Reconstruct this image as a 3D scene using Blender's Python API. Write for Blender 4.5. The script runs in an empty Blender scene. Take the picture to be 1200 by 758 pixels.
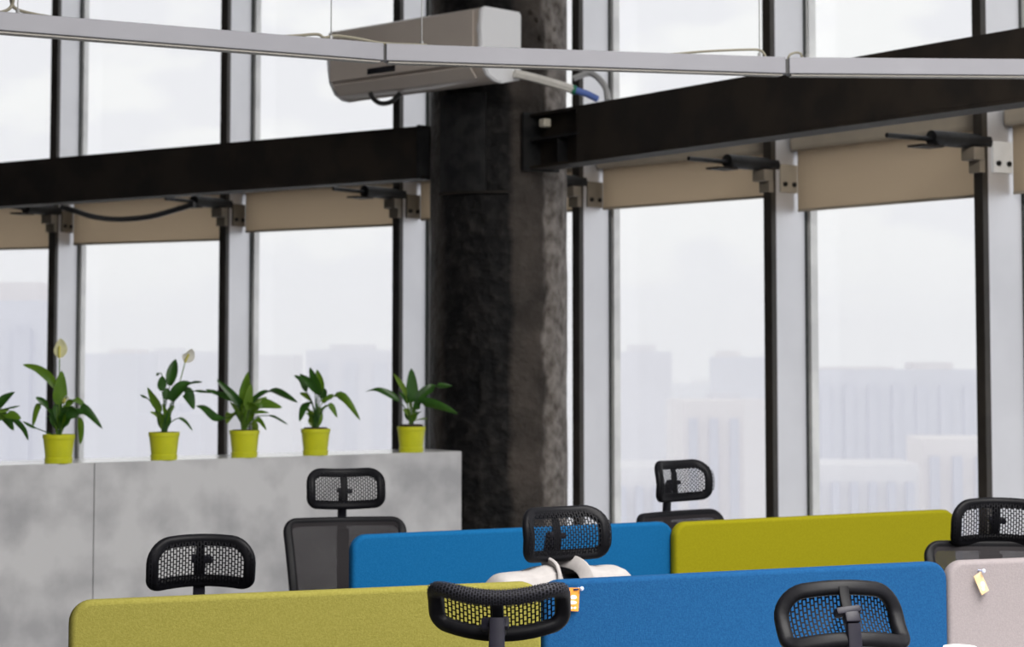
import bpy, bmesh, math, random
from mathutils import Vector, Matrix, noise
random.seed(7)
S = bpy.context.scene
C = S.collection
R = math.radians
PI = math.pi

# ------------------------------------------------------------------ camera, sky, lights, exposure
EYE = 1.75                     # eye height above the office floor
F = 2400.0                     # focal length in pixels of the 1200 px wide frame
PITCH = R(3.5)
PPX, PPY = 600.0, 420.0 - F * math.tan(PITCH)      # principal point (the frame is an off-centre crop)
cam = bpy.data.cameras.new('camera')
cam_ob = bpy.data.objects.new('camera', cam)
C.objects.link(cam_ob)
cam_ob.location = (0, 0, EYE)
cam_ob.rotation_euler = (R(90) + PITCH, 0, 0)
cam.sensor_fit = 'HORIZONTAL'
cam.sensor_width = 36
cam.lens = 36 * F / 1200
cam.shift_x = 0
cam.shift_y = -(379.0 - PPY) / 1200
cam.clip_end = 6000
cam.clip_start = 0.05
cam.dof.use_dof = True
cam.dof.focus_distance = 4.95
cam.dof.aperture_fstop = 7.0
S.camera = cam_ob

world = bpy.data.worlds.new('overcast_sky')
S.world = world
world.use_nodes = True
wn, wl = world.node_tree.nodes, world.node_tree.links
bg = wn['Background']
tc = wn.new('ShaderNodeTexCoord')
mp = wn.new('ShaderNodeMapping'); mp.inputs['Scale'].default_value = (1.0, 1.0, 2.2)
nz = wn.new('ShaderNodeTexNoise'); nz.inputs['Scale'].default_value = 9.0; nz.inputs['Detail'].default_value = 6
rp = wn.new('ShaderNodeValToRGB')
rp.color_ramp.elements[0].position = 0.46; rp.color_ramp.elements[0].color = (0.93, 0.93, 0.965, 1)
rp.color_ramp.elements[1].position = 0.53; rp.color_ramp.elements[1].color = (1.03, 1.03, 1.025, 1)
wl.new(tc.outputs['Generated'], mp.inputs['Vector']); wl.new(mp.outputs[0], nz.inputs['Vector'])
wl.new(nz.outputs['Fac'], rp.inputs['Fac']); wl.new(rp.outputs['Color'], bg.inputs['Color'])
bg.inputs['Strength'].default_value = 1.0

def area_light(name, loc, rot, sx, sy, watts, col):
    l = bpy.data.lights.new(name, 'AREA'); l.shape = 'RECTANGLE'; l.size = sx; l.size_y = sy
    l.energy = watts; l.color = col
    o = bpy.data.objects.new(name, l); C.objects.link(o); o.location = loc; o.rotation_euler = rot
    return o
area_light('fill_light', (2.4, 3.0, 5.25), (0, 0, 0), 2.5, 5.0, 900, (1, 0.97, 0.93))  # added fill from above, unseen, no fixture hangs here
area_light('fill_light', (1.6, -2.5, 5.25), (0, 0, 0), 2.5, 4.0, 700, (1, 0.97, 0.93))  # second added fill, behind the camera

S.view_settings.view_transform = 'Standard'
S.view_settings.look = 'None'
S.view_settings.exposure = 0.0
S.view_settings.gamma = 1
S.view_settings.use_curve_mapping = False
S.cycles.use_denoising = True
S.cycles.max_bounces = 10
S.cycles.diffuse_bounces = 6
S.cycles.volume_bounces = 4
S.cycles.transparent_max_bounces = 24
S.cycles.caustics_reflective = False
S.cycles.caustics_refractive = False

# ------------------------------------------------------------------ helpers
def at(px, py, D):
    """world point seen at photo pixel (px, py) at the distance D along +Y"""
    u, v = (px - PPX) / F, -(py - PPY) / F
    d = Vector((u, math.cos(PITCH) - v * math.sin(PITCH), math.sin(PITCH) + v * math.cos(PITCH)))
    return Vector((0, 0, EYE)) + d * (D / d.y)

def mat(name, col, rough=0.6, metal=0.0, spec=0.5, noise_col=None, scale=8.0, detail=4, bump=0.0, bscale=40.0, lo=0.4, hi=0.6, stretch=None):
    m = bpy.data.materials.new(name); m.use_nodes = True
    n, l = m.node_tree.nodes, m.node_tree.links
    b = n['Principled BSDF']
    b.inputs['Base Color'].default_value = (*col, 1)
    b.inputs['Roughness'].default_value = rough
    b.inputs['Metallic'].default_value = metal
    b.inputs['Specular IOR Level'].default_value = spec
    t = n.new('ShaderNodeTexCoord'); src = t.outputs['Object']
    if stretch:
        g = n.new('ShaderNodeMapping'); g.inputs['Scale'].default_value = stretch
        l.new(src, g.inputs['Vector']); src = g.outputs[0]
    if noise_col:
        z = n.new('ShaderNodeTexNoise'); z.inputs['Scale'].default_value = scale; z.inputs['Detail'].default_value = detail
        r = n.new('ShaderNodeValToRGB')
        r.color_ramp.elements[0].position = lo; r.color_ramp.elements[0].color = (*col, 1)
        r.color_ramp.elements[1].position = hi; r.color_ramp.elements[1].color = (*noise_col, 1)
        l.new(src, z.inputs['Vector']); l.new(z.outputs['Fac'], r.inputs['Fac']); l.new(r.outputs['Color'], b.inputs['Base Color'])
    if bump:
        z = n.new('ShaderNodeTexNoise'); z.inputs['Scale'].default_value = bscale; z.inputs['Detail'].default_value = 5
        k = n.new('ShaderNodeBump'); k.inputs['Strength'].default_value = bump; k.inputs['Distance'].default_value = 0.02
        l.new(src, z.inputs['Vector']); l.new(z.outputs['Fac'], k.inputs['Height']); l.new(k.outputs[0], b.inputs['Normal'])
    return m

def glass_mat(name):
    m = bpy.data.materials.new(name); m.use_nodes = True
    n, l = m.node_tree.nodes, m.node_tree.links
    n.remove(n['Principled BSDF'])
    t = n.new('ShaderNodeBsdfTransparent'); t.inputs['Color'].default_value = (0.985, 0.99, 0.99, 1)
    g = n.new('ShaderNodeBsdfGlossy'); g.inputs['Roughness'].default_value = 0.02
    x = n.new('ShaderNodeMixShader'); x.inputs[0].default_value = 0.03
    l.new(t.outputs[0], x.inputs[1]); l.new(g.outputs[0], x.inputs[2]); l.new(x.outputs[0], n['Material Output'].inputs['Surface'])
    return m

def mesh_mat(name, col, cell, mortar, rough=0.6):
    """woven seat mesh: staggered upright slots that are open, strands between them (UV in metres)"""
    m = bpy.data.materials.new(name); m.use_nodes = True
    n, l = m.node_tree.nodes, m.node_tree.links
    b = n['Principled BSDF']; b.inputs['Base Color'].default_value = (*col, 1); b.inputs['Roughness'].default_value = rough; b.inputs['Specular IOR Level'].default_value = 0.12
    uv = n.new('ShaderNodeUVMap')
    mp = n.new('ShaderNodeMapping'); mp.inputs['Rotation'].default_value = (0, 0, PI / 2)
    br = n.new('ShaderNodeTexBrick')
    br.inputs['Color1'].default_value = br.inputs['Color2'].default_value = (0, 0, 0, 1)
    br.inputs['Mortar'].default_value = (1, 1, 1, 1)
    br.inputs['Scale'].default_value = 1.0
    br.inputs['Brick Width'].default_value = cell[1]; br.inputs['Row Height'].default_value = cell[0]
    br.inputs['Mortar Size'].default_value = mortar; br.inputs['Mortar Smooth'].default_value = 0.1
    t = n.new('ShaderNodeBsdfTransparent'); x = n.new('ShaderNodeMixShader')
    l.new(uv.outputs[0], mp.inputs['Vector']); l.new(mp.outputs[0], br.inputs['Vector'])
    l.new(br.outputs['Color'], x.inputs[0]); l.new(t.outputs[0], x.inputs[1]); l.new(b.outputs[0], x.inputs[2])
    l.new(x.outputs[0], n['Material Output'].inputs['Surface'])
    return m

def translucent_mat(name, col, tcol, fac):
    m = bpy.data.materials.new(name); m.use_nodes = True
    n, l = m.node_tree.nodes, m.node_tree.links
    n.remove(n['Principled BSDF'])
    d = n.new('ShaderNodeBsdfDiffuse'); d.inputs['Color'].default_value = (*col, 1)
    t = n.new('ShaderNodeBsdfTranslucent'); t.inputs['Color'].default_value = (*tcol, 1)
    z = n.new('ShaderNodeTexNoise'); z.inputs['Scale'].default_value = 3.0
    k = n.new('ShaderNodeMapRange'); k.inputs['To Min'].default_value = fac - 0.05; k.inputs['To Max'].default_value = fac + 0.05
    x = n.new('ShaderNodeMixShader')
    l.new(z.outputs['Fac'], k.inputs['Value']); l.new(k.outputs[0], x.inputs[0])
    l.new(d.outputs[0], x.inputs[1]); l.new(t.outputs[0], x.inputs[2]); l.new(x.outputs[0], n['Material Output'].inputs['Surface'])
    return m

def link(name, me, m=None, parent=None):
    o = bpy.data.objects.new(name, me); C.objects.link(o)
    if m is not None: me.materials.append(m)
    if parent is not None: o.parent = parent
    return o

def obj(name, bm, m, parent=None, smooth=False):
    bmesh.ops.recalc_face_normals(bm, faces=bm.faces)
    me = bpy.data.meshes.new(name); bm.to_mesh(me); bm.free()
    if smooth:
        for p in me.polygons: p.use_smooth = True
        try: me.set_sharp_from_angle(angle=R(40))
        except Exception: pass
    return link(name, me, m, parent)

def thing(name, label, cat, loc=(0, 0, 0), rz=0, group=None):
    o = bpy.data.objects.new(name, None); C.objects.link(o)
    o.location = loc; o.rotation_euler = (0, 0, rz); o.empty_display_size = 0.1
    return tag(o, label, cat, group)

def tag(o, label, cat, group=None):
    o['label'] = label; o['category'] = cat
    if group: o['group'] = group
    return o

def struct(o):
    o['kind'] = 'structure'; return o

def kids(o): return [c for c in S.objects if c.parent is o]

def copy_tree(o, parent=None):
    c = o.copy(); C.objects.link(c)
    if parent is not None: c.parent = parent
    for ch in kids(o):
        if not ch.name.startswith('mesh_binding'): copy_tree(ch, c)      # only the front chair shows its weave wrapped over the bar
    return c

def add_box(bm, c, s, M=None, bevel=0.0, seg=2):
    r = bmesh.ops.create_cube(bm, size=1.0)
    vs = r['verts']
    for v in vs: v.co = Vector((v.co.x * s[0], v.co.y * s[1], v.co.z * s[2]))
    if bevel > 0:
        es = list({e for v in vs for e in v.link_edges})
        rr = bmesh.ops.bevel(bm, geom=es, offset=bevel, segments=seg, affect='EDGES', profile=0.5)
        vs = list({v for f in rr['faces'] for v in f.verts} | {v for v in vs if v.is_valid})
    T = Matrix.Translation(Vector(c))
    if M is not None: T = T @ M
    for v in vs: v.co = T @ v.co
    return vs

def box(c, s, M=None, bevel=0.0, seg=2):
    bm = bmesh.new(); add_box(bm, c, s, M, bevel, seg); return bm

def beam_box(bm, a, b, w, h, z0, bevel=0.0):
    """box along the plan line a-b, width w across, from z0 to z0 + h"""
    a, b = Vector(a[:2]), Vector(b[:2]); d = b - a
    M = Matrix.Rotation(math.atan2(d.y, d.x), 4, 'Z')
    m = (a + b) / 2
    return add_box(bm, (m.x, m.y, z0 + h / 2), (d.length, w, h), M, bevel)

def sweep(bm, pts, prof, closed=False, ref=None, cap=True):
    n = len(pts); rings = []
    pts = [Vector(p) for p in pts]
    for i, p in enumerate(pts):
        if closed: t = pts[(i + 1) % n] - pts[i - 1]
        else: t = pts[min(i + 1, n - 1)] - pts[max(i - 1, 0)]
        t.normalize()
        rf = ref if ref is not None else Vector((0, 0, 1))
        if abs(t.dot(rf)) > 0.98: rf = Vector((0, 1, 0)) if abs(t.y) < 0.9 else Vector((1, 0, 0))
        b = (rf - t * rf.dot(t)).normalized(); a = t.cross(b)
        pr = prof(i / max(1, n - 1)) if callable(prof) else prof
        rings.append([bm.verts.new(p + a * q[0] + b * q[1]) for q in pr])
    k = len(rings[0])
    for i in range(n if closed else n - 1):
        r0, r1 = rings[i], rings[(i + 1) % n]
        for j in range(k):
            bm.faces.new((r0[j], r0[(j + 1) % k], r1[(j + 1) % k], r1[j]))
    if cap and not closed:
        bm.faces.new(rings[0]); bm.faces.new(list(reversed(rings[-1])))
    return rings

def circ(r, k=8): return [(r * math.cos(2 * PI * j / k), r * math.sin(2 * PI * j / k)) for j in range(k)]
def rrect(w, h, r, k=3):
    out = []
    for cx, cy, a0 in ((w/2-r, h/2-r, 0), (-w/2+r, h/2-r, 90), (-w/2+r, -h/2+r, 180), (w/2-r, -h/2+r, 270)):
        for j in range(k + 1):
            a = R(a0 + 90 * j / k); out.append((cx + r * math.cos(a), cy + r * math.sin(a)))
    return out

def tube(pts, r, k=8):
    bm = bmesh.new(); sweep(bm, pts, circ(r, k)); return bm

def smooth_path(ps, n=6):
    ps = [Vector(p) for p in ps]; q = [ps[0]] + ps + [ps[-1]]; out = []
    for i in range(1, len(q) - 2):
        for j in range(n):
            t = j / n; a, b, c, d = q[i-1], q[i], q[i+1], q[i+2]
            out.append(0.5 * ((2*b) + (c-a)*t + (2*a-5*b+4*c-d)*t*t + (3*b-a-3*c+d)*t**3))
    out.append(ps[-1]); return out

def lathe(prof, k=28):
    bm = bmesh.new(); rings = []
    for r, z in prof: rings.append([bm.verts.new((r * math.cos(2*PI*j/k), r * math.sin(2*PI*j/k), z)) for j in range(k)])
    for a, b in zip(rings, rings[1:]):
        for j in range(k): bm.faces.new((a[j], a[(j+1) % k], b[(j+1) % k], b[j]))
    bm.faces.new(list(reversed(rings[0]))); bm.faces.new(rings[-1])
    return bm

# ------------------------------------------------------------------ materials
M = {}
M['floor'] = mat('grey_carpet', (0.16, 0.16, 0.17), 0.95, noise_col=(0.22, 0.22, 0.23), scale=60)
M['ceiling'] = mat('ceiling_paint', (0.62, 0.61, 0.6), 0.9, noise_col=(0.58, 0.57, 0.56), scale=3)
M['wall'] = mat('wall_paint', (0.22, 0.22, 0.23), 0.9, noise_col=(0.25, 0.25, 0.26), scale=2)
M['fin'] = mat('brushed_aluminium', (0.74, 0.74, 0.765), 0.40, metal=0.65, noise_col=(0.71, 0.71, 0.735), scale=3)
M['cap'] = mat('dark_brown', (0.02, 0.016, 0.012), 0.45, noise_col=(0.03, 0.024, 0.018), scale=5)
M['frame'] = mat('white_frame', (0.88, 0.88, 0.86), 0.35, noise_col=(0.74, 0.74, 0.73), scale=5)
M['gasket'] = mat('black_gasket', (0.02, 0.025, 0.022), 0.6)
M['glass'] = glass_mat('window_glass')
M['blind'] = translucent_mat('tan_blind_cloth', (0.46, 0.385, 0.30), (0.74, 0.65, 0.53), 0.66)
M['tan_dark'] = mat('tan_painted_steel', (0.24, 0.20, 0.155), 0.55, noise_col=(0.20, 0.17, 0.13), scale=9)
M['blind_box'] = mat('tan_metal', (0.42, 0.36, 0.28), 0.5, noise_col=(0.38, 0.33, 0.26), scale=6)
M['steel'] = mat('black_painted_steel', (0.018, 0.015, 0.013), 0.6, spec=0.15, noise_col=(0.028, 0.022, 0.017), scale=4, bump=0.08, bscale=20)
M['black'] = mat('black_metal', (0.008, 0.008, 0.009), 0.5, spec=0.25, noise_col=(0.02, 0.02, 0.02), scale=12)
M['alu'] = mat('matt_aluminium', (0.20, 0.20, 0.222), 0.5, metal=0.1, noise_col=(0.19, 0.19, 0.212), scale=5)
M['aluend'] = mat('joint_black', (0.02, 0.02, 0.02), 0.5)
M['diffuser'] = mat('opal_diffuser', (0.3, 0.28, 0.25), 0.5)
M['cable'] = mat('olive_cable', (0.20, 0.185, 0.14), 0.6)
M['clip'] = mat('cream_clip', (0.6, 0.55, 0.45), 0.6)
M['wire'] = mat('steel_wire', (0.3, 0.3, 0.3), 0.4, metal=0.6)
M['cableblack'] = mat('black_cable', (0.012, 0.012, 0.012), 0.5)
M['ac'] = mat('white_plastic', (0.90, 0.90, 0.91), 0.3, noise_col=(0.88, 0.88, 0.89), scale=2)
M['ac_front'] = mat('shaded_gloss_plastic', (0.60, 0.53, 0.465), 0.22, noise_col=(0.57, 0.50, 0.44), scale=2)  # shade and room reflection on the white casing put into its colour
M['acdark'] = mat('dark_display', (0.01, 0.01, 0.012), 0.2)
M['counter'] = mat('concrete_laminate', (0.36, 0.36, 0.375), 0.6, noise_col=(0.55, 0.55, 0.56), scale=3.2, detail=11, lo=0.36, hi=0.58, bump=0.05, bscale=9)
M['countertop'] = mat('white_worktop', (0.88, 0.88, 0.88), 0.12, noise_col=(0.83, 0.83, 0.83), scale=3)
M['pot'] = mat('lime_pot', (0.55, 0.56, 0.008), 0.45, noise_col=(0.50, 0.52, 0.008), scale=9)
M['soil'] = mat('potting_soil', (0.02, 0.014, 0.01), 0.95, noise_col=(0.05, 0.035, 0.02), scale=80)
def leaf_mat(name, a, b):
    m = mat(name, a, 0.38, noise_col=b, scale=14, lo=0.35, hi=0.65)
    n, l = m.node_tree.nodes, m.node_tree.links
    t = n.new('ShaderNodeBsdfTranslucent'); t.inputs['Color'].default_value = (b[0] * 2.2, b[1] * 1.8, b[2], 1)
    x = n.new('ShaderNodeMixShader'); x.inputs[0].default_value = 0.3
    l.new(n['Principled BSDF'].outputs[0], x.inputs[1]); l.new(t.outputs[0], x.inputs[2]); l.new(x.outputs[0], n['Material Output'].inputs['Surface'])
    return m
M['leaf_dark'] = leaf_mat('leaf_dark', (0.012, 0.055, 0.006), (0.032, 0.11, 0.012))
M['leaf_mid'] = leaf_mat('leaf_mid', (0.05, 0.135, 0.009), (0.11, 0.22, 0.014))
M['leaf_light'] = leaf_mat('leaf_light', (0.11, 0.21, 0.025), (0.16, 0.27, 0.04))
M['spathe'] = translucent_mat('spathe', (0.8, 0.78, 0.5), (0.75, 0.7, 0.3), 0.4)
M['spathe_white'] = translucent_mat('spathe_white', (0.8, 0.78, 0.7), (0.7, 0.68, 0.6), 0.35)
M['spadix'] = mat('spadix', (0.6, 0.55, 0.12), 0.7)
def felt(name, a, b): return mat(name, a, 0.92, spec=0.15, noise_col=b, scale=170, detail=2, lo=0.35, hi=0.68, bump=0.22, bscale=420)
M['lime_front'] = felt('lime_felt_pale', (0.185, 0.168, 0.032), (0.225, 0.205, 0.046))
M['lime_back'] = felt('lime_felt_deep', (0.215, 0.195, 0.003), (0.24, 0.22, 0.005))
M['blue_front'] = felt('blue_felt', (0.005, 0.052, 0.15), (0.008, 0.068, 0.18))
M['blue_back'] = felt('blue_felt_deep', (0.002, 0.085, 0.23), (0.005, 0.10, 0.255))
M['grey_front'] = felt('pinkish_grey_felt', (0.225, 0.20, 0.206), (0.25, 0.222, 0.227))
M['plastic'] = mat('black_plastic', (0.0045, 0.0045, 0.006), 0.5, spec=0.14, noise_col=(0.006, 0.006, 0.008), scale=60)
M['navy'] = mat('worn_black_plastic', (0.011, 0.0105, 0.018), 0.5, spec=0.25, noise_col=(0.014, 0.013, 0.022), scale=30)
M['mesh'] = mesh_mat('headrest_weave', (0.006, 0.006, 0.008), (0.009, 0.015), 0.0019)
M['binding'] = mesh_mat('headrest_binding', (0.030, 0.030, 0.038), (0.0062, 0.0095), 0.0010)
M['mesh_fine'] = mesh_mat('backrest_weave', (0.014, 0.012, 0.014), (0.0045, 0.009), 0.0020)
M['seat'] = mat('black_seat_cloth', (0.014, 0.014, 0.017), 0.9, noise_col=(0.02, 0.02, 0.024), scale=90)
M['jacket'] = mat('white_cotton', (0.37, 0.35, 0.345), 0.85, spec=0.2, noise_col=(0.40, 0.38, 0.375), scale=30, bump=0.15, bscale=18)
M['collar'] = mat('green_piping', (0.02, 0.10, 0.07), 0.7)
M['desk'] = mat('white_desk', (0.75, 0.75, 0.75), 0.4, noise_col=(0.72, 0.72, 0.72), scale=4)
M['cup'] = mat('white_paper', (0.85, 0.85, 0.84), 0.5)
M['orange'] = mat('orange_card', (0.72, 0.24, 0.025), 0.6, noise_col=(0.78, 0.32, 0.04), scale=40)
M['white_ink'] = mat('white_ink', (0.85, 0.78, 0.7), 0.6)
M['beige'] = mat('beige_card', (0.62, 0.42, 0.22), 0.6, noise_col=(0.70, 0.50, 0.32), scale=30)
M['pin'] = mat('clear_pin', (0.55, 0.62, 0.85), 0.15)
M['pin_dark'] = mat('navy_pin', (0.01, 0.012, 0.06), 0.3)
M['white_tube'] = mat('white_lagging', (0.75, 0.72, 0.66), 0.6, noise_col=(0.68, 0.65, 0.6), scale=20)
M['blue_tube'] = mat('blue_tube', (0.12, 0.20, 0.55), 0.5)
M['green_tube'] = mat('green_tape', (0.02, 0.22, 0.12), 0.5)
M['grey_tube'] = mat('grey_conduit', (0.42, 0.42, 0.42), 0.4)
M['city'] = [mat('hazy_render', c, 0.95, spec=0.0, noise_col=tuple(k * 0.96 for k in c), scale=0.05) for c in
             ((0.80, 0.80, 0.86), (0.84, 0.83, 0.86), (0.76, 0.77, 0.84), (0.86, 0.83, 0.84))]  # lavender paleness puts part of the haze into the facade colour
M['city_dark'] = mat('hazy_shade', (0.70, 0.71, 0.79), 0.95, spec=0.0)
M['ground'] = mat('pale_ground', (0.86, 0.86, 0.88), 0.95, spec=0.0, noise_col=(0.80, 0.80, 0.84), scale=0.02)  # pale so that haze sits in the colour and sky bounces onto facades

# column paint: dark paint, bare concrete past a seam and in chips, window light painted in
def column_mat():
    m = bpy.data.materials.new('painted_concrete'); m.use_nodes = True
    n, l = m.node_tree.nodes, m.node_tree.links
    b = n['Principled BSDF']; b.inputs['Roughness'].default_value = 0.62; b.inputs['Specular IOR Level'].default_value = 0.16
    t = n.new('ShaderNodeTexCoord')
    sx = n.new('ShaderNodeSeparateXYZ'); l.new(t.outputs['Object'], sx.inputs[0])
    z1 = n.new('ShaderNodeTexNoise'); z1.inputs['Scale'].default_value = 3.0; z1.inputs['Detail'].default_value = 8
    z2 = n.new('ShaderNodeTexNoise'); z2.inputs['Scale'].default_value = 14.0; z2.inputs['Detail'].default_value = 6
    l.new(t.outputs['Object'], z1.inputs['Vector']); l.new(t.outputs['Object'], z2.inputs['Vector'])
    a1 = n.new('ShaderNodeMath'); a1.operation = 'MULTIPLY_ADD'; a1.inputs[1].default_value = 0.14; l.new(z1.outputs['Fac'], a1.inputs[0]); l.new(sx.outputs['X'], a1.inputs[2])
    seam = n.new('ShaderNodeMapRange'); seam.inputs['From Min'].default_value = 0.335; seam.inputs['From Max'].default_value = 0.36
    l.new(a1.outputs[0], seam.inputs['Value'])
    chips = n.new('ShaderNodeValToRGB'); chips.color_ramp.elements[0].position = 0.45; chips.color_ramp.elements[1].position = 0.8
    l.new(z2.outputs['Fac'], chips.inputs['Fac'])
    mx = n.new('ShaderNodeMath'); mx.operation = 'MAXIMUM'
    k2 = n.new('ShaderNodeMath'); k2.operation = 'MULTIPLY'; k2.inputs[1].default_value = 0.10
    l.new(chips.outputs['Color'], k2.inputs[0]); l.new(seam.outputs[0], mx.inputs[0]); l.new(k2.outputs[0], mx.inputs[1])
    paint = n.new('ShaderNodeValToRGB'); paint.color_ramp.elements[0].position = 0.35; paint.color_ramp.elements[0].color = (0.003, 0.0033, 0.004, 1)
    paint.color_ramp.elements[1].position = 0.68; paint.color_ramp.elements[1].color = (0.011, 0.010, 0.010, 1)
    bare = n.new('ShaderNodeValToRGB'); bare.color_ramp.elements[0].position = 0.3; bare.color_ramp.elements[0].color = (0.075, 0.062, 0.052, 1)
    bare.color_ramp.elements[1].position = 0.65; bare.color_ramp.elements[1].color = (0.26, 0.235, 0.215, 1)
    thin = n.new('ShaderNodeMapRange'); thin.inputs['From Min'].default_value = 0.13; thin.inputs['From Max'].default_value = 0.17      # paler brown band, window light put into the colour
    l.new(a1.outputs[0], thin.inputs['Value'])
    left_band = n.new('ShaderNodeMapRange'); left_band.inputs['From Min'].default_value = -0.24; left_band.inputs['From Max'].default_value = -0.29  # same brown on a strip at the left edge
    l.new(a1.outputs[0], left_band.inputs['Value'])
    tm = n.new('ShaderNodeMath'); tm.operation = 'MAXIMUM'; l.new(thin.outputs[0], tm.inputs[0]); l.new(left_band.outputs[0], tm.inputs[1])
    brown_band = n.new('ShaderNodeValToRGB'); brown_band.color_ramp.elements[0].position = 0.35; brown_band.color_ramp.elements[0].color = (0.026, 0.022, 0.019, 1)
    brown_band.color_ramp.elements[1].position = 0.68; brown_band.color_ramp.elements[1].color = (0.075, 0.062, 0.053, 1)
    l.new(z1.outputs['Fac'], brown_band.inputs['Fac'])
    pmix = n.new('ShaderNodeMix'); pmix.data_type = 'RGBA'; l.new(tm.outputs[0], pmix.inputs['Factor']); l.new(paint.outputs['Color'], pmix.inputs['A']); l.new(brown_band.outputs['Color'], pmix.inputs['B'])
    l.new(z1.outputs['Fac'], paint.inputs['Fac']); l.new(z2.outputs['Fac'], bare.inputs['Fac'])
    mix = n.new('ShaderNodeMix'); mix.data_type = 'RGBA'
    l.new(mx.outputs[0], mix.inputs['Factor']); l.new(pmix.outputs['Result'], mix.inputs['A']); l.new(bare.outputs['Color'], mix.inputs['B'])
    l.new(mix.outputs['Result'], b.inputs['Base Color'])
    k = n.new('ShaderNodeBump'); k.inputs['Strength'].default_value = 0.8; k.inputs['Distance'].default_value = 0.04
    l.new(z2.outputs['Fac'], k.inputs['Height']); l.new(k.outputs[0], b.inputs['Normal'])
    return m
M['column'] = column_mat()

# ------------------------------------------------------------------ setting: round glazed facade
CX, CY, RT = -9.3106, 3.2543, 14.162       # centre of the round building, radius of the mullion tips
A0, DA = 0.41152, 0.11565                  # angle of the first mullion in view, bay angle
DEPTH = 0.30                               # mullion depth
RG = RT + DEPTH                            # glass line
TOPZ = 5.5
def P(r, a): return Vector((CX + r * math.sin(a), CY + r * math.cos(a)))
def fin_angle(i): return A0 + DA * i

I0, I1 = -2, 15
# floor and ceiling slabs
def slab(name, z0, z1, m):
    bm = bmesh.new()
    pts = [Vector((-6.95, -5.1)), Vector((-6.95, 17.35))] + [P(RG + 0.12, fin_angle(k * 0.5)) for k in range(2 * I0 + 1, 2 * I1 + 2)] + [Vector((2.4, -5.1))]
    lo = [bm.verts.new((p.x, p.y, z0)) for p in pts]; hi = [bm.verts.new((p.x, p.y, z1)) for p in pts]
    bm.faces.new(list(reversed(lo))); bm.faces.new(hi)
    for j in range(len(pts)): bm.faces.new((lo[j-1], lo[j], hi[j], hi[j-1]))
    return struct(obj(name, bm, m))
slab('floor', -0.2, 0.0, M['floor'])
slab('ceiling', TOPZ, TOPZ + 0.2, M['ceiling'])
struct(obj('wall_left_blocker', box((-7.05, 6.1, TOPZ / 2), (0.2, 22.6, TOPZ)), M['wall']))  # unseen wall added to keep light off the left side
struct(obj('wall_back', box((-2.2, -5.2, TOPZ / 2), (9.5, 0.2, TOPZ)), M['wall']))

def rad_box(bm, a, r0, r1, w, z0, z1, off=0.0):
    """box along the radius at angle a, from r0 to r1, w wide, shifted off along the tangent"""
    p = P((r0 + r1) / 2, a); t = Vector((math.cos(a), -math.sin(a)))
    p = p + t * off
    add_box(bm, (p.x, p.y, (z0 + z1) / 2), (r1 - r0, w, z1 - z0), Matrix.Rotation(PI / 2 - a, 4, 'Z'))
for n, i in enumerate(range(I0, I1)):
    a, b = fin_angle(i), fin_angle(i + 1)
    w = bpy.data.objects.new('window_%d' % (n + 1), None); C.objects.link(w); struct(w)
    w.location = (*P(RG, (a + b) / 2), 0)
    def child(name, bm, m):
        o = obj(name, bm, m, w); o.matrix_parent_inverse = Matrix.Translation(-w.location); return o
    bm = bmesh.new(); rad_box(bm, a, RT + 0.03, RG + 0.012, 0.056, 0, TOPZ); child('mullion', bm, M['fin'])
    bm = bmesh.new(); rad_box(bm, a, RT - 0.012, RT + 0.03, 0.064, 0, TOPZ); child('mullion_tip', bm, M['cap'])  # room-side tip strip in a darker brown
    bm = bmesh.new()                                   # white cover strips outside the glass
    rad_box(bm, a, RG + 0.012, RG + 0.075, 0.11, 0, TOPZ)
    child('cover_strip', bm, M['frame'])
    bm = bmesh.new()
    for q_, sg in ((a, 1), (b, -1)): rad_box(bm, q_, RG - 0.010, RG + 0.006, 0.006, 0, TOPZ, sg * 0.031)
    child('gasket', bm, M['gasket'])
    t = Vector((math.cos((a + b) / 2), -math.sin((a + b) / 2)))
    p, q = P(RG, a) + t * 0.034, P(RG, b) - t * 0.034
    bm = bmesh.new(); beam_box(bm, p, q, 0.012, TOPZ - 0.06, 0.03); child('pane', bm, M['glass'])
    bm = bmesh.new(); beam_box(bm, P(RG, a) + t * 0.03, P(RG, b) - t * 0.03, 0.10, 0.07, 0.0); child('sill_rail', bm, M['frame'])
    bm = bmesh.new(); beam_box(bm, P(RG, a) + t * 0.03, P(RG, b) - t * 0.03, 0.10, 0.12, 3.0); child('transom', bm, M['cap'])

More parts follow.
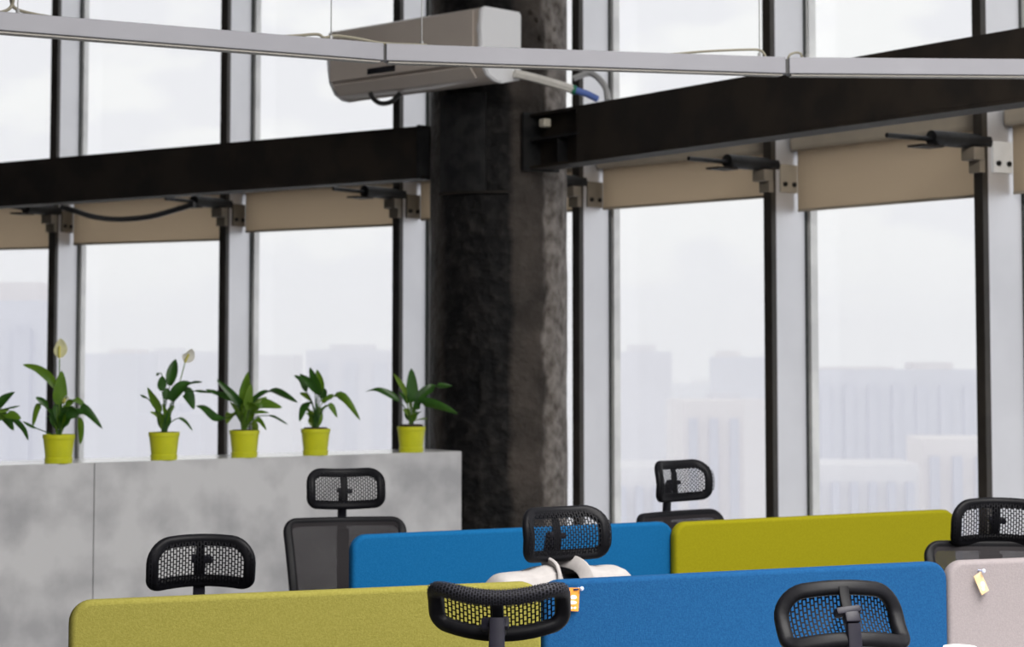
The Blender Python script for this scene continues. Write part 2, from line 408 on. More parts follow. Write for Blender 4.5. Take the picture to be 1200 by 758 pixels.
# ------------------------------------------------------------------ roller blinds, one in each bay, let down by different lengths
BL = {-1: 2.63, 0: 2.655, 1: 2.71, 2: 2.74, 3: 2.74, 4: 2.64, 5: 2.64, 6: 2.66, 7: 2.68}
BLAB = {-1: 'tan roller blind with straight hem at the far left edge of the picture',
        0: 'tan roller blind behind the sagging black cable, second from left',
        1: 'tan roller blind under the black beam, next left of the round column',
        2: 'tan roller blind almost hidden behind the round column',
        3: 'tan roller blind in the bay just right of the round column',
        4: 'tan roller blind in the widest bay, above the right-hand city view',
        5: 'tan roller blind cut off by the right edge of the picture',
        6: 'tan roller blind outside the frame, first bay past the right edge',
        7: 'tan roller blind outside the frame, second bay past the right edge'}
for i, zb in BL.items():
    if i > 5: continue
    a, b = fin_angle(i), fin_angle(i + 1)
    t = Vector((math.cos((a + b) / 2), -math.sin((a + b) / 2)))
    rr = RG - 0.085
    p, q = P(rr, a) + t * 0.045, P(rr, b) - t * 0.04
    mid = (p + q) / 2
    w = thing('roller_blind', BLAB[i], 'blind', (mid.x, mid.y, zb), math.atan2((q - p).y, (q - p).x), 'roller blinds behind the steel beams')
    L = (q - p).length
    obj('blind_cloth', box((0, 0, (3.06 - zb) / 2), (L, 0.004, 3.06 - zb)), M['blind'], w)
    obj('hem_bar', box((0, 0, 0.008), (L, 0.014, 0.016), bevel=0.004), M['blind_box'], w)
    obj('blind_cassette', box((0, -0.03, 3.06 - zb), (L, 0.09, 0.10), bevel=0.02), M['blind_box'], w)

# ------------------------------------------------------------------ concrete column
COLX, COLY, COLR = -0.083, 12.62, 0.422
col = thing('concrete_column', 'thick round concrete column in flaking dark paint between the windows', 'column', (COLX, COLY, 0))
bm = bmesh.new(); K, H = 96, 150
rings = []
for h in range(H + 1):
    z = TOPZ * h / H; ring = []
    for j in range(K):
        th = 2 * PI * j / K
        v = Vector((math.cos(th), math.sin(th), 0))
        q = Vector((v.x * 2.2, v.y * 2.2, z * 1.6 + 5))
        d = 0.006 * noise.noise(q) + 0.004 * noise.noise(q * 4)
        pit = noise.noise(q * Vector((5, 5, 4)).length / 4 + Vector((9, 3, 1)))
        if pit > 0.42: d -= 0.05 * (pit - 0.42)
        sm = th - (-PI / 2 + 0.80 + 0.03 * noise.noise(Vector((0, 0, z * 3))))
        sm = (sm + PI) % (2 * PI) - PI
        if abs(sm) < 0.04 and z < 3.0: d -= 0.010                    # shuttering seam
        r = COLR + d
        ring.append(bm.verts.new((r * v.x, r * v.y, z)))
    rings.append(ring)
for a_, b_ in zip(rings, rings[1:]):
    for j in range(K): bm.faces.new((a_[j], a_[(j+1) % K], b_[(j+1) % K], b_[j]))
bm.faces.new(list(reversed(rings[0]))); bm.faces.new(rings[-1])
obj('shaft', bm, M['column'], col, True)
# curved steel plate on the front of the shaft and rivets above
bm = bmesh.new()
def shell(bm, th0, th1, r0, r1, z0, z1, n=10):
    g = []
    for j in range(n + 1):
        th = th0 + (th1 - th0) * j / n
        g.append([bm.verts.new((r * math.cos(th), r * math.sin(th), z)) for r, z in ((r0, z0), (r1, z0), (r1, z1), (r0, z1))])
    for a_, b_ in zip(g, g[1:]):
        for k in range(4): bm.faces.new((a_[k], a_[(k+1) % 4], b_[(k+1) % 4], b_[k]))
    bm.faces.new(g[0]); bm.faces.new(list(reversed(g[-1])))
zt, zb2 = at(545, 108, 12.2).z, at(545, 224, 12.2).z
shell(bm, -PI/2 - 0.92, -PI/2 - 0.17, COLR - 0.02, COLR + 0.022, zb2, zt)
obj('steel_plate', bm, M['black'], col)
bm = bmesh.new(); shell(bm, -PI/2 - 0.92, -PI/2 + 0.15, COLR - 0.02, COLR + 0.030, zb2 - 0.012, zb2 + 0.002); obj('plate_lip', bm, M['steel'], col)
for px, py in ((629, 23), (633, 44), (622, 14), (650, 30), (651, 52), (612, 60)):
    p = at(px, py, 12.25); s = (p.x - COLX) / COLR; th = -PI / 2 + math.asin(max(-0.95, min(0.95, s)))
    bm = bmesh.new(); bmesh.ops.create_uvsphere(bm, u_segments=10, v_segments=6, radius=0.017)
    for v in bm.verts: v.co += Vector(((COLR + 0.004) * math.cos(th), (COLR + 0.004) * math.sin(th), p.z))
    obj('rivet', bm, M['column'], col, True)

# ------------------------------------------------------------------ steel ring beams
ZB0, ZB1 = 2.88, 3.21
def ibeam(name, label, a, b, parts=()):
    a, b = Vector(a), Vector(b); d = b - a; rz = math.atan2(d.y, d.x); L = d.length
    t = thing(name, label, 'beam', (a.x, a.y, ZB0), rz); h = ZB1 - ZB0
    obj('web', box((L/2, 0, h/2), (L, 0.012, h - 0.02)), M['steel'], t)
    obj('flange', box((L/2, 0, 0.010), (L, 0.17, 0.018)), M['steel'], t)
    obj('flange', box((L/2, 0, h - 0.009), (L, 0.17, 0.018)), M['steel'], t)
    return t, L, h
bl, L, h = ibeam('steel_beam', 'black steel beam running left from the column across three windows', (-0.515, 12.88), (-6.0, 16.95))
br, L2, h2 = ibeam('steel_beam', 'brown-black steel beam running right from the column toward the camera', (0.165, 12.26), (3.55, 7.2))
# boxed-in outer faces, end plates and stiffeners of the two beams
obj('side_plate', box((L/2, 0.083, h/2), (L - 0.02, 0.008, h - 0.036)), M['steel'], bl)
obj('side_plate', box((L2/2 + 0.24, -0.083, h2/2), (L2 - 0.52, 0.008, h2 - 0.036)), M['steel'], br)
obj('end_plate', box((0.012, 0, h2/2), (0.02, 0.26, h2 + 0.02)), M['black'], br)
obj('end_plate', box((0.012, 0, h/2), (0.02, 0.22, h + 0.01)), M['black'], bl)
obj('stiffener', box((0.28, -0.05, h2 * 0.52), (0.5, 0.075, 0.014)), M['black'], br)
obj('stiffener', box((0.30, -0.045, h2 * 0.26), (0.012, 0.07, h2 * 0.48)), M['black'], br)
o = obj('beam_clip', box((0.16, -0.07, h2 * 0.80), (0.06, 0.05, 0.05), bevel=0.008), M['clip'], br); o['label'] = 'small cream clip on the beam end'

# ------------------------------------------------------------------ ties that hold each mullion to the beam
TL = {0: 'dark tie and bolt plate at the leftmost mullion, where the black cable begins',
      1: 'dark tie and bolt plate on the mullion where the sagging black cable ends',
      2: 'dark tie and bolt plate on the mullion just left of the column',
      3: 'dark tie and bolt plate on the mullion just right of the column',
      4: 'dark tie and tan bolt plate on the mullion between the two right-hand windows',
      5: 'dark tie with a bright white bolt plate on the rightmost mullion'}
for i in range(0, 6):
    a = fin_angle(i); p = P(RT, a)
    t = thing('mullion_tie', TL[i], 'bracket', (p.x, p.y, 2.86), PI / 2 - a, 'ties between the mullions and the beams')   # local +X outward
    pm = M['frame'] if i == 5 else M['tan_dark'] if i < 4 else M['blind_box']
    obj('bolt_plate', box((0.14, -0.034, -0.02), (0.15, 0.012, 0.17)), pm, t)
    for k in (0.10, 0.18):
        bm = bmesh.new(); bmesh.ops.create_cone(bm, cap_ends=True, segments=12, radius1=0.014, radius2=0.014, depth=0.014, matrix=Matrix.Translation((k, -0.046, -0.055)) @ Matrix.Rotation(PI/2, 4, 'X'))
        obj('bolt', bm, M['black'], t)
    obj('tip_block', box((-0.05, 0, -0.01), (0.08, 0.10, 0.07), bevel=0.006), M['tan_dark'], t)
    obj('foot_block', box((-0.02, 0, -0.075), (0.04, 0.08, 0.07)), M['tan_dark'], t)
    obj('sleeve', tube([(0.06, 0, 0.060), (-0.36, 0, 0.060)], 0.042, 12), M['black'], t, True)
    obj('rod', tube([(0.12, 0, 0.055), (-0.45 if i == 3 else -0.68, 0, 0.055)], 0.014, 8), M['black'], t, True)
    obj('tie_plate', box((-0.40, 0, 0.012), (0.16, 0.11, 0.012)), M['steel'], t)

def cable(name, label, pts, r, m, cat='cable', n=6):
    o = obj(name, tube(smooth_path(pts, n), r, 6), m, None, True)
    return tag(o, label, cat)
cable('sagging_cable', 'black cable bundle sagging below the left beam between two mullions',
      [at(72, 243, 15.5), at(85, 246, 15.45), at(110, 254, 15.3), at(140, 257, 15.1), at(175, 254, 14.9), at(205, 246, 14.75), at(228, 239, 14.65)], 0.022, M['cableblack'])

# ------------------------------------------------------------------ wall-hung air conditioner by the column
ax = Vector((-0.95, 0.90)); ax.normalize()
acp = at(567, 8, 11.6)
ac = thing('air_conditioner', 'white wall air conditioner hung on the column, end cap toward the light', 'air conditioner',
           (acp.x, acp.y, acp.z - 0.42), math.atan2(ax.y, ax.x))        # local +X along the unit, +Y toward the room side
LEN = 1.33
prof = [(0.0, 0.415), (-0.012, 0.40), (-0.02, 0.30), (-0.018, 0.18), (-0.002, 0.10), (0.04, 0.035), (0.10, 0.005), (0.16, 0.0), (0.30, 0.03), (0.315, 0.05), (0.315, 0.41), (0.30, 0.425), (0.02, 0.425)]
def ac_slab(x0, x1, grow, z0=None):
    bm = bmesh.new(); A, B = [], []
    for d, z in prof:
        dd = (d - 0.15) * grow + 0.15; zz = (z - 0.21) * grow + 0.21
        A.append(bm.verts.new((x0, -dd, zz))); B.append(bm.verts.new((x1, -dd, zz)))
    bm.faces.new(A); bm.faces.new(list(reversed(B)))
    for j in range(len(A)): bm.faces.new((A[j-1], A[j], B[j], B[j-1]))
    return bm
b_ = obj('casing', ac_slab(0.03, LEN - 0.03, 1.0), M['ac_front'], ac, True)
for x0, x1 in ((0.0, 0.034), (LEN - 0.034, LEN)):
    bm = ac_slab(x0, x1, 1.012)
    bmesh.ops.bevel(bm, geom=[e for e in bm.edges if abs(e.verts[0].co.x - e.verts[1].co.x) < 1e-5], offset=0.008, segments=2, affect='EDGES')
    obj('end_cap', bm, M['ac'], ac, True)
obj('front_panel', box((LEN/2 + 0.01, 0.024, 0.255), (LEN - 0.10, 0.010, 0.30), bevel=0.004), M['ac_front'], ac)
obj('louvre', box((LEN/2, 0.003, 0.052), (LEN - 0.16, 0.012, 0.085), Matrix.Rotation(R(-42), 4, 'X'), bevel=0.004), M['ac_front'], ac)
obj('display', box((LEN * 0.62, 0.031, 0.135), (0.24, 0.006, 0.035)), M['acdark'], ac)
obj('mounting_bracket', box((0.28, -0.42, 0.25), (0.10, 0.26, 0.22)), M['black'], ac)
cable('drain_hose', 'black hose loop hanging under the far end of the air conditioner',
      [at(434, 108, 12.2), at(437, 115, 12.2), at(446, 121, 12.2), at(459, 119, 12.2), at(469, 109, 12.2)], 0.016, M['cableblack'], 'hose')
o = cable('coolant_pipe', 'white lagged pipe with blue end, from air conditioner to beam', [at(603, 86, 11.75), at(625, 91, 11.8), at(650, 98, 11.85), at(672, 105, 11.9)], 0.026, M['white_tube'], 'pipe', 5)
obj('green_tape', tube([at(670, 104.5, 11.9), at(675, 106, 11.9)], 0.028, 10), M['green_tube'], o, True)
obj('blue_tip', tube([at(674, 105.6, 11.9), at(688, 110, 11.92), at(700, 116, 11.95)], 0.02, 10), M['blue_tube'], o, True)
cable('flexible_conduit', 'grey flexible conduit bending down onto the beam right of the column', [at(672, 92, 12.0), at(690, 86, 12.0), at(702, 92, 11.95), at(710, 104, 11.9), at(712, 118, 11.85)], 0.019, M['grey_tube'], 'conduit')

# ------------------------------------------------------------------ hanging linear lights, a ring of straight lengths
LY = [(-330, 6.41), (449, 7.54), (921, 7.89), (1420, 7.98)]
zl = at(449, 52.5, 7.54).z; hl = 0.068
ends = []
for (px, D) in LY:
    q = at(px, 60, D); ends.append(Vector((q.x, q.y)))
LLAB = ['grey aluminium hanging light, left length with loose cable above it', 'grey aluminium hanging light, middle length in front of the air conditioner', 'grey aluminium hanging light, right length crossing the brown beam']
WPX = [[(15, 6.92), (386, 7.45)], [(494, 7.575), (890, 7.867)], [(945, 7.9), (1330, 7.97)]]
for k in range(3):
    a, b = ends[k], ends[k + 1]; d = b - a; Ln = d.length - 0.020
    t = thing('linear_light', LLAB[k], 'lamp', (a.x, a.y, zl - hl), math.atan2(d.y, d.x), 'linear lights hung in a ring')
    obj('housing', box((Ln/2 + 0.006, 0, hl/2 + 0.003), (Ln, 0.07, hl - 0.004), bevel=0.003), M['alu'], t)
    obj('diffuser', box((Ln/2 + 0.006, 0, 0.001), (Ln - 0.02, 0.052, 0.006)), M['diffuser'], t)
    obj('joiner', box((Ln + 0.006, 0, hl/2), (0.03, 0.058, hl - 0.012)), M['aluend'], t)
    for px, D in WPX[k]:
        q = at(px, 60, D); s = (Vector((q.x, q.y)) - a).dot(d.normalized())
        obj('suspension_wire', tube([(s, 0, hl - 0.002), (s, 0, TOPZ - zl + hl - 0.003)], 0.0022, 5), M['wire'], t)
        obj('wire_grip', tube([(s, 0, hl - 0.004), (s, 0, hl + 0.018)], 0.007, 8), M['wire'], t)
cable('supply_cable', 'thin cream cable drooping from above onto the left hanging light', [at(12, -40, 6.963), at(13, -8, 6.963), at(14, 4, 6.963), at(20, 11, 6.979), at(40, 16.5, 6.995), at(70, 21.5, 7.028), at(100, 26, 7.060), at(118, 28.6, 7.092)], 0.006, M['cable'])
cable('supply_cable', 'short thin cable curling off the picture edge above the left hanging light', [at(17, -40, 6.947), at(16, -6, 6.947), at(14, 6, 6.947), at(8, 12, 6.931), at(-4, 15, 6.907), at(-30, 19, 6.867)], 0.006, M['cable'])
cable('supply_cable', 'thin cream cable lying on the hanging light beside the air conditioner', [at(325, 43, 7.364), at(350, 41.6, 7.396), at(372, 40.2, 7.420), at(380, 44, 7.428), at(394, 42, 7.452), at(420, 45.5, 7.492), at(450, 51, 7.524), at(500, 53, 7.556)], 0.006, M['cable'])
cable('supply_cable', 'thin pale cable looped above the middle hanging light right of column', [at(786, 63.6, 7.796), at(830, 60, 7.820), at(875, 58.2, 7.844), at(890, 58.8, 7.860), at(896, 64, 7.868), at(897, 69, 7.868)], 0.005, M['cable'])
cable('supply_cable', 'short cable hoop bridging the joint above the brown beam', [at(923, 70, 7.892), at(926, 64, 7.892), at(934, 61.5, 7.900), at(939, 64, 7.900), at(940, 71, 7.900)], 0.005, M['cable'])

# ------------------------------------------------------------------ grey counter with plants
ca, cb = at(-120, 548.8, 9.35), at(541, 528, 11.12)
ca.z = cb.z = 0; d = Vector((cb.x - ca.x, cb.y - ca.y)); crz = math.atan2(d.y, d.x); CL = d.length
CZ = 1.25
ct = thing('counter', 'long low grey concrete-look counter carrying lime potted plants', 'counter', (ca.x, ca.y, 0), crz)
cdir = d.normalized()
def on_counter(px, D):                       # distance along the front edge
    q = at(px, 540, D); return (Vector((q.x, q.y)) - Vector((ca.x, ca.y))).dot(cdir)
sj = on_counter(117, 9.85)
obj('carcass', box((CL/2, 0.21, CZ/2 - 0.01), (CL - 0.03, 0.38, CZ - 0.02)), M['wall'], ct)
for x0, x1 in ((0, sj - 0.002), (sj + 0.002, CL)):
    obj('cladding_panel', box(((x0 + x1)/2, 0.009, CZ/2), (x1 - x0, 0.018, CZ), bevel=0.0015, seg=1), M['counter'], ct)
obj('cladding_panel', box((CL - 0.009, 0.215, CZ/2), (0.018, 0.392, CZ)), M['counter'], ct)
obj('worktop', box((CL/2 - 0.012, 0.213, CZ - 0.008), (CL - 0.024, 0.388, 0.016)), M['countertop'], ct)

def leaf(pts, w, m, parent, yaw, petiole=0.45, name='leaf'):
    """petiole then a lance-shaped, folded blade along the smooth path pts"""
    ps = smooth_path(pts, 5); n = len(ps); k0 = max(1, int(n * petiole))
    bm = bmesh.new()
    if k0 > 1: sweep(bm, ps[:k0 + 1], circ(0.0028, 5), ref=Vector((0.3, 1, 0.2)))
    rows = []; side0 = Vector((math.cos(yaw), math.sin(yaw), 0.25))
    for i in range(k0, n):
        t = (i - k0) / (n - 1 - k0)
        tn = (ps[min(i+1, n-1)] - ps[i-1]).normalized()
        sd = (side0 - tn * side0.dot(tn)).normalized(); up = sd.cross(tn)
        ww = w * (math.sin(PI * min(1, t * 0.93 + 0.07) ** 0.8) ** 0.85) * 0.5 + 0.0004
        rip = 0.10 * ww * math.sin(9 * t)
        rows.append([bm.verts.new(ps[i] + sd * ww + up * (0.30 * ww + rip)), bm.verts.new(ps[i] + sd * ww * 0.5 + up * 0.10 * ww), bm.verts.new(ps[i]),
                     bm.verts.new(ps[i] - sd * ww * 0.5 + up * 0.10 * ww), bm.verts.new(ps[i] - sd * ww + up * (0.30 * ww - rip))])
    for a_, b_ in zip(rows, rows[1:]):
        for j in range(4): bm.faces.new((a_[j], a_[j+1], b_[j+1], b_[j]))
    return obj(name, bm, m, parent, True)

pot_me = None
def plant(px, rim, D, label, leaves, flowers=(), hpot=34.5):
    """leaves: (polyline of photo offsets from the rim centre, width px, tone, petiole share)"""
    global pot_me
    k = D / F
    b = at(px, rim + hpot, D); q = at(px, rim + hpot, D)
    t = thing('potted_plant', label, 'plant', (b.x, b.y + 0.075, CZ), 0, 'peace lilies in lime pots on the counter')
    hz = hpot * k
    if pot_me is None:
        r0, r1 = 0.060, 0.075
        bm = lathe([(r0 - 0.004, 0.0), (r0 + 0.004, 0.0), (r0 + 0.0055, 0.008), (r0 + 0.006, 0.026), (r0 + 0.003, 0.029), (r1 - 0.002, hz - 0.022), (r1 + 0.001, hz - 0.02), (r1 + 0.002, hz), (r1 - 0.004, hz), (r1 - 0.006, hz - 0.02), (0.02, hz - 0.022)], 32)
        pot_me = obj('pot', bm, M['pot'], t, True).data
    else:
        link('pot', pot_me, None, t)
    bm = bmesh.new(); bmesh.ops.create_cone(bm, cap_ends=True, segments=20, radius1=0.066, radius2=0.06, depth=0.016, matrix=Matrix.Translation((0, 0, hz - 0.017)))
    obj('soil', bm, M['soil'], t)
    rnd = random.Random(int(px) + 5)
    for pl, w, tone, pet in leaves:
        dep = rnd.uniform(-0.10, 0.10) * min(1.0, abs(pl[-1][0]) / 30 + 0.35)
        pts = [(rnd.uniform(-0.012, 0.012), rnd.uniform(-0.012, 0.012), hz - 0.012)]
        for j, (dx, dy) in enumerate(pl):
            f_ = (j + 1) / len(pl); pts.append((dx * k, dep * f_, hz - dy * k))
        m = M[{'d': 'leaf_dark', 'm': 'leaf_mid', 'l': 'leaf_light'}[tone]]
        leaf(pts, w * k * 1.25, m, t, rnd.uniform(-0.5, 0.5), pet)
    for j in range(7):                                   # small young leaves and thin stems in the middle
        an = rnd.uniform(0, 2 * PI); ln = rnd.uniform(8, 20); up_ = rnd.uniform(14, 40)
        pts = [(0.01 * math.cos(an), 0.01 * math.sin(an), hz - 0.012), (ln * 0.4 * k * math.cos(an), ln * 0.4 * k * math.sin(an), hz + up_ * 0.6 * k), (ln * k * math.cos(an), ln * k * math.sin(an), hz + up_ * rnd.uniform(0.7, 1.0) * k)]
        leaf(pts, rnd.uniform(4, 7.5) * k, M[rnd.choice(('leaf_mid', 'leaf_light', 'leaf_dark'))], t, rnd.uniform(-1.2, 1.2), rnd.uniform(0.3, 0.55))
    for (sx, sy, tx, ty, w, white) in flowers:
        fl = obj('flower_stem', tube(smooth_path([(0, 0, hz - 0.012), (sx * 0.55 * k, 0.0, hz - sy * 0.5 * k), (sx * k, -0.01, hz - sy * k)], 5), 0.0026, 6), M['leaf_light'], t, True)
        tone = M['spathe_white'] if white else M['spathe']
        c = Vector((sx * k, -0.01, hz - sy * k)); e = Vector((tx * k, -0.012, hz - ty * k))
        leaf([c, c.lerp(e, 0.5) + Vector((0, 0.012, 0)), e], w * k * 1.2, tone, fl, 0.3, 0.0, 'spathe')
        obj('spadix', tube([c + Vector((0, -0.004, 0.004)), c.lerp(e, 0.3) + Vector((0, -0.012, 0)), c.lerp(e, 0.62) + Vector((0, -0.012, 0))], 0.006, 8), M['spadix'], fl, True)
    return t

# offsets: dx right, dy down (negative = above the rim)
def L(*a): return list(a)
def front_depth(px): # depth of the counter's front edge under photo column px
    tpar = None
    u = (px - 600) / F
    # X = u*Y ; point = ca + s*cdir
    s = (u * ca.y - ca.x) / (cdir.x - u * cdir.y)
    return ca.y + s * cdir.y
plant(-34, 510, front_depth(-34), 'peace lily cut off by the left edge of the picture',
      [(L((25, -35), (45, -52)), 10, 'd', .35), (L((30, -30), (52, -36)), 9, 'd', .35), (L((34, -26), (58, -21)), 9, 'm', .35), (L((32, -22), (50, -10), (56, 6)), 6, 'd', .35),
       (L((26, -24), (42, -6)), 10, 'd', .3), (L((-20, -40), (-45, -42)), 10, 'm', .4), (L((4, -40), (8, -75)), 11, 'm', .45), (L((20, -28), (40, -30)), 8, 'l', .3), (L((-24, -22), (-48, -4)), 9, 'd', .35)])
plant(64.5, 508, front_depth(64.5), 'tall peace lily with a yellow flower, farthest left whole plant',
      [(L((-4, -40), (-9, -60), (-26, -75), (-46, -81)), 8.5, 'm', .40), (L((0, -30), (1, -48), (3, -74)), 13.5, 'm', .42), (L((6, -22), (12, -37), (22, -40), (38, -24)), 7, 'm', .35),
       (L((8, -18), (18, -27), (32, -28), (53, -6)), 12, 'd', .28), (L((-8, -20), (-20, -35), (-26, -30), (-30, -8)), 8, 'm', .5), (L((-8, -22), (-16, -36), (-26, -43)), 6, 'd', .5),
       (L((10, -15), (22, -18), (24, -2), (23, 13)), 6, 'm', .5), (L((-3, -18), (-2, -30), (-1, -44)), 10, 'd', .2), (L((3, -12), (5, -22), (8, -34)), 10, 'm', .2),
       (L((-14, -2), (-28, -8), (-40, -15)), 3, 'd', .6), (L((4, -14), (12, -28), (17, -31)), 8, 'l', .3), (L((5, -8), (10, -14), (14, -22)), 7, 'd', .2), (L((-4, -10), (-7, -18), (-9, -30)), 6, 'd', .2)],
      [(0, -88, 1, -112, 13, False), (6, -36, 9, -45, 7, True)])
plant(189, 505, front_depth(189), 'slender peace lily with a white flower leaning right, second whole plant from left',
      [(L((1, -30), (6, -58), (11, -84)), 11, 'd', .62), (L((0, -30), (-3, -50), (-2, -64)), 9, 'd', .6), (L((0, -28), (2, -40), (3, -50)), 8, 'd', .5), (L((-3, -62), (-11, -64)), 3, 'd', .7),
       (L((-4, -22), (-9, -34), (-18, -51)), 9, 'm', .35), (L((6, -26), (14, -44), (28, -53), (46, -57)), 13, 'd', .38), (L((8, -30), (22, -46), (28, -40), (33, -24)), 11, 'd', .52),
       (L((14, -40), (30, -46), (45, -45), (56, -44)), 4, 'd', .6), (L((-2, -6), (-6, -14), (-14, -24)), 9, 'd', .15), (L((-8, -20), (-18, -36), (-28, -42)), 3, 'd', .7), (L((6, -8), (16, -14), (24, -10), (32, 1)), 3, 'd', .5),
       (L((1, -10), (3, -18), (-2, -32)), 7, 'm', .2), (L((4, -8), (5, -15), (4, -22)), 6, 'd', .2)],
      [(24, -79, 32, -96, 12, True)])
plant(284, 502.5, front_depth(284), 'bushy peace lily with leaves reaching left across a mullion',
      [(L((0, -20), (0, -38), (3, -66)), 12, 'm', .45), (L((3, -18), (5, -34), (9, -52)), 9, 'l', .4), (L((-6, -24), (-14, -38), (-33, -57)), 8, 'd', .42), (L((-8, -26), (-22, -36), (-48, -45)), 6, 'd', .45),
       (L((-8, -16), (-18, -12), (-34, -10), (-50, -22), (-61, -25)), 8, 'd', .45), (L((-10, -14), (-18, -16), (-24, -4)), 9, 'l', .4), (L((6, -24), (16, -36), (34, -42), (61, -29)), 14, 'd', .3), (L((8, -22), (20, -30), (46, -24)), 11, 'm', .35),
       (L((8, -16), (16, -20), (30, -18)), 7, 'm', .35), (L((12, -12), (26, -14), (36, -11), (49, -3)), 3.5, 'd', .5), (L((8, -4), (12, 0), (11, 11)), 8, 'l', .3), (L((-2, -12), (-4, -24), (-6, -36)), 11, 'd', .2),
       (L((3, -10), (6, -20), (10, -30)), 10, 'm', .2), (L((8, -8), (18, -10), (28, 2)), 5, 'm', .4), (L((-4, -12), (-9, -26), (-12, -40)), 10, 'd', .25), (L((5, -14), (12, -26), (24, -36)), 9, 'l', .35)])
plant(368, 501, front_depth(368), 'peace lily with a long leaf drooping right, above the mesh-backed chair',
      [(L((1, -28), (3, -42), (-6, -69)), 10, 'd', .5), (L((0, -28), (-2, -46), (-18, -61)), 8, 'd', .5), (L((-4, -26), (-12, -40), (-17, -52), (-27, -59)), 7, 'd', .5), (L((4, -24), (9, -36), (12, -44)), 7, 'd', .5),
       (L((-3, -22), (-8, -28), (-14, -22), (-18, -5)), 11, 'd', .38), (L((5, -22), (14, -31), (32, -33), (52, -6)), 10, 'm', .36), (L((6, -18), (17, -24), (25, -9)), 6, 'm', .45), (L((-2, -4), (-4, -8), (-6, -18)), 10, 'l', .1),
       (L((1, -6), (3, -12), (4, -22)), 10, 'm', .1), (L((2, -26), (5, -44), (1, -66)), 9, 'm', .5), (L((-2, -20), (-10, -34), (-20, -38)), 5, 'm', .5)])
plant(481, 497.5, front_depth(481), 'sparse peace lily at the counter end beside the dark column',
      [(L((0, -20), (0, -32), (0, -64)), 14, 'd', .46), (L((-8, -18), (-20, -30), (-38, -38), (-54, -36)), 7, 'd', .42), (L((-4, -20), (-8, -40), (-20, -58)), 5, 'l', .5), (L((-4, -20), (-7, -30), (-14, -36)), 5, 'd', .4),
       (L((4, -18), (11, -32), (28, -42), (48, -43)), 9, 'd', .35), (L((4, -14), (12, -23), (32, -20), (55, -11)), 11, 'd', .32), (L((2, -1), (10, -3), (20, -4)), 6, 'l', .1), (L((-1, -3), (-5, -8), (-8, -16)), 6, 'd', .2), (L((1, -4), (4, -8), (4, -12)), 6, 'm', .2)])

# ------------------------------------------------------------------ felt screens between the desks
def screen(name, label, x0, y0, D0, x1, y1, D1, m, rad=0.055, th=0.045, group=None):
    a, b = at(x0, y0, D0), at(x1, y1, D1)
    zt = (a.z + b.z) / 2
    d = Vector((b.x - a.x, b.y - a.y)); Ls = d.length
    t = thing(name, label, 'partition', (a.x, a.y, 0), math.atan2(d.y, d.x), group)
    bm = bmesh.new(); z0 = 0.10
    h2 = th / 2; rr_ = []
    for ins, y in ((0.013, -h2), (0.0075, -h2 + 0.0012), (0.003, -h2 + 0.005), (0, -h2 + 0.013), (0, h2 - 0.013), (0.003, h2 - 0.005), (0.0075, h2 - 0.0012), (0.013, h2)):
        rr_.append([bm.verts.new((x + Ls/2, y, z + (zt + z0)/2)) for x, z in rrect(Ls - 2*ins, zt - z0 - 2*ins, rad - ins, 8)])
    for a_, b_ in zip(rr_, rr_[1:]):
        for j in range(len(a_)): bm.faces.new((a_[j-1], a_[j], b_[j], b_[j-1]))
    c0, c1 = bm.faces.new(rr_[0]).index, bm.faces.new(list(reversed(rr_[-1]))).index
    fp = obj('felt_panel', bm, m, t, True)
    for p in fp.data.polygons:
        if p.loop_total > 4: p.use_smooth = False
    for x in (0.25, Ls - 0.25):
        obj('foot', box((x, 0, 0.055), (0.05, 0.36, 0.11), bevel=0.008), M['black'], t)
    return t
def depth_row(py, h): return F * h / (py - 420)
HF, HB = 0.60, 0.60
def scr(label, x0, x1, y0, y1, h, m, **k): return screen('desk_screen', label, x0, y0, depth_row(y0, h), x1, y1, depth_row(y1, h), m, group='felt screens between the desks', **k)
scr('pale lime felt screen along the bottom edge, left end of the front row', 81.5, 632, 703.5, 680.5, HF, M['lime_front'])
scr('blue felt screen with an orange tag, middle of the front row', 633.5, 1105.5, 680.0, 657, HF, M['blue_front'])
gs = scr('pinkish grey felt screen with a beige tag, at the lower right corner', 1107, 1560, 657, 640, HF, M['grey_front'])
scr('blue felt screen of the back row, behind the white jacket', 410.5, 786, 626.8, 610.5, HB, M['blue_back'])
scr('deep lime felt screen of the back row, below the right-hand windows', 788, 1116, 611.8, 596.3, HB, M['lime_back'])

# tags pinned on the screens
def on_front(px, py, y0=680.0, y1=657, x0=633.5, x1=1105.5):
    """point on the camera side of the front row's screens"""
    k = (px - x0) / (x1 - x0); inv = (1/depth_row(y0, HF)) * (1 - k) + (1/depth_row(y1, HF)) * k
    D = 1 / inv - 0.034
    return at(px, py, D)
rowdir = math.atan2(depth_row(657, HF) - depth_row(680, HF), on_front(1105, 660).x - on_front(634, 680).x)
def pin_tag(label, px, py, w, h, tilt, m, pinpx, dark):
    c = on_front(px, py); t = thing('paper_tag', label, 'tag', c, rowdir)
    Mt = Matrix.Rotation(tilt, 4, 'Y')
    obj('card', box((0, -0.004, 0), (w, 0.0025, h), Mt), m, t)
    q = on_front(*pinpx) - c; s = Vector((q.x / math.cos(rowdir), 0, q.z))
    bm = bmesh.new(); bmesh.ops.create_uvsphere(bm, u_segments=10, v_segments=8, radius=0.006)
    for v in bm.verts: v.co += s + Vector((0, -0.014, 0))
    sweep(bm, [s + Vector((0, -0.010, 0)), s + Vector((0, 0.012, 0))], circ(0.0022, 6))
    obj('push_pin', bm, M['pin'], t, True)
    return t, Mt
t, Mt = pin_tag('orange paper tag with white print pinned on the blue screen', 668.5, 702, 0.047, 0.062, R(4), M['orange'], (679, 689), True)
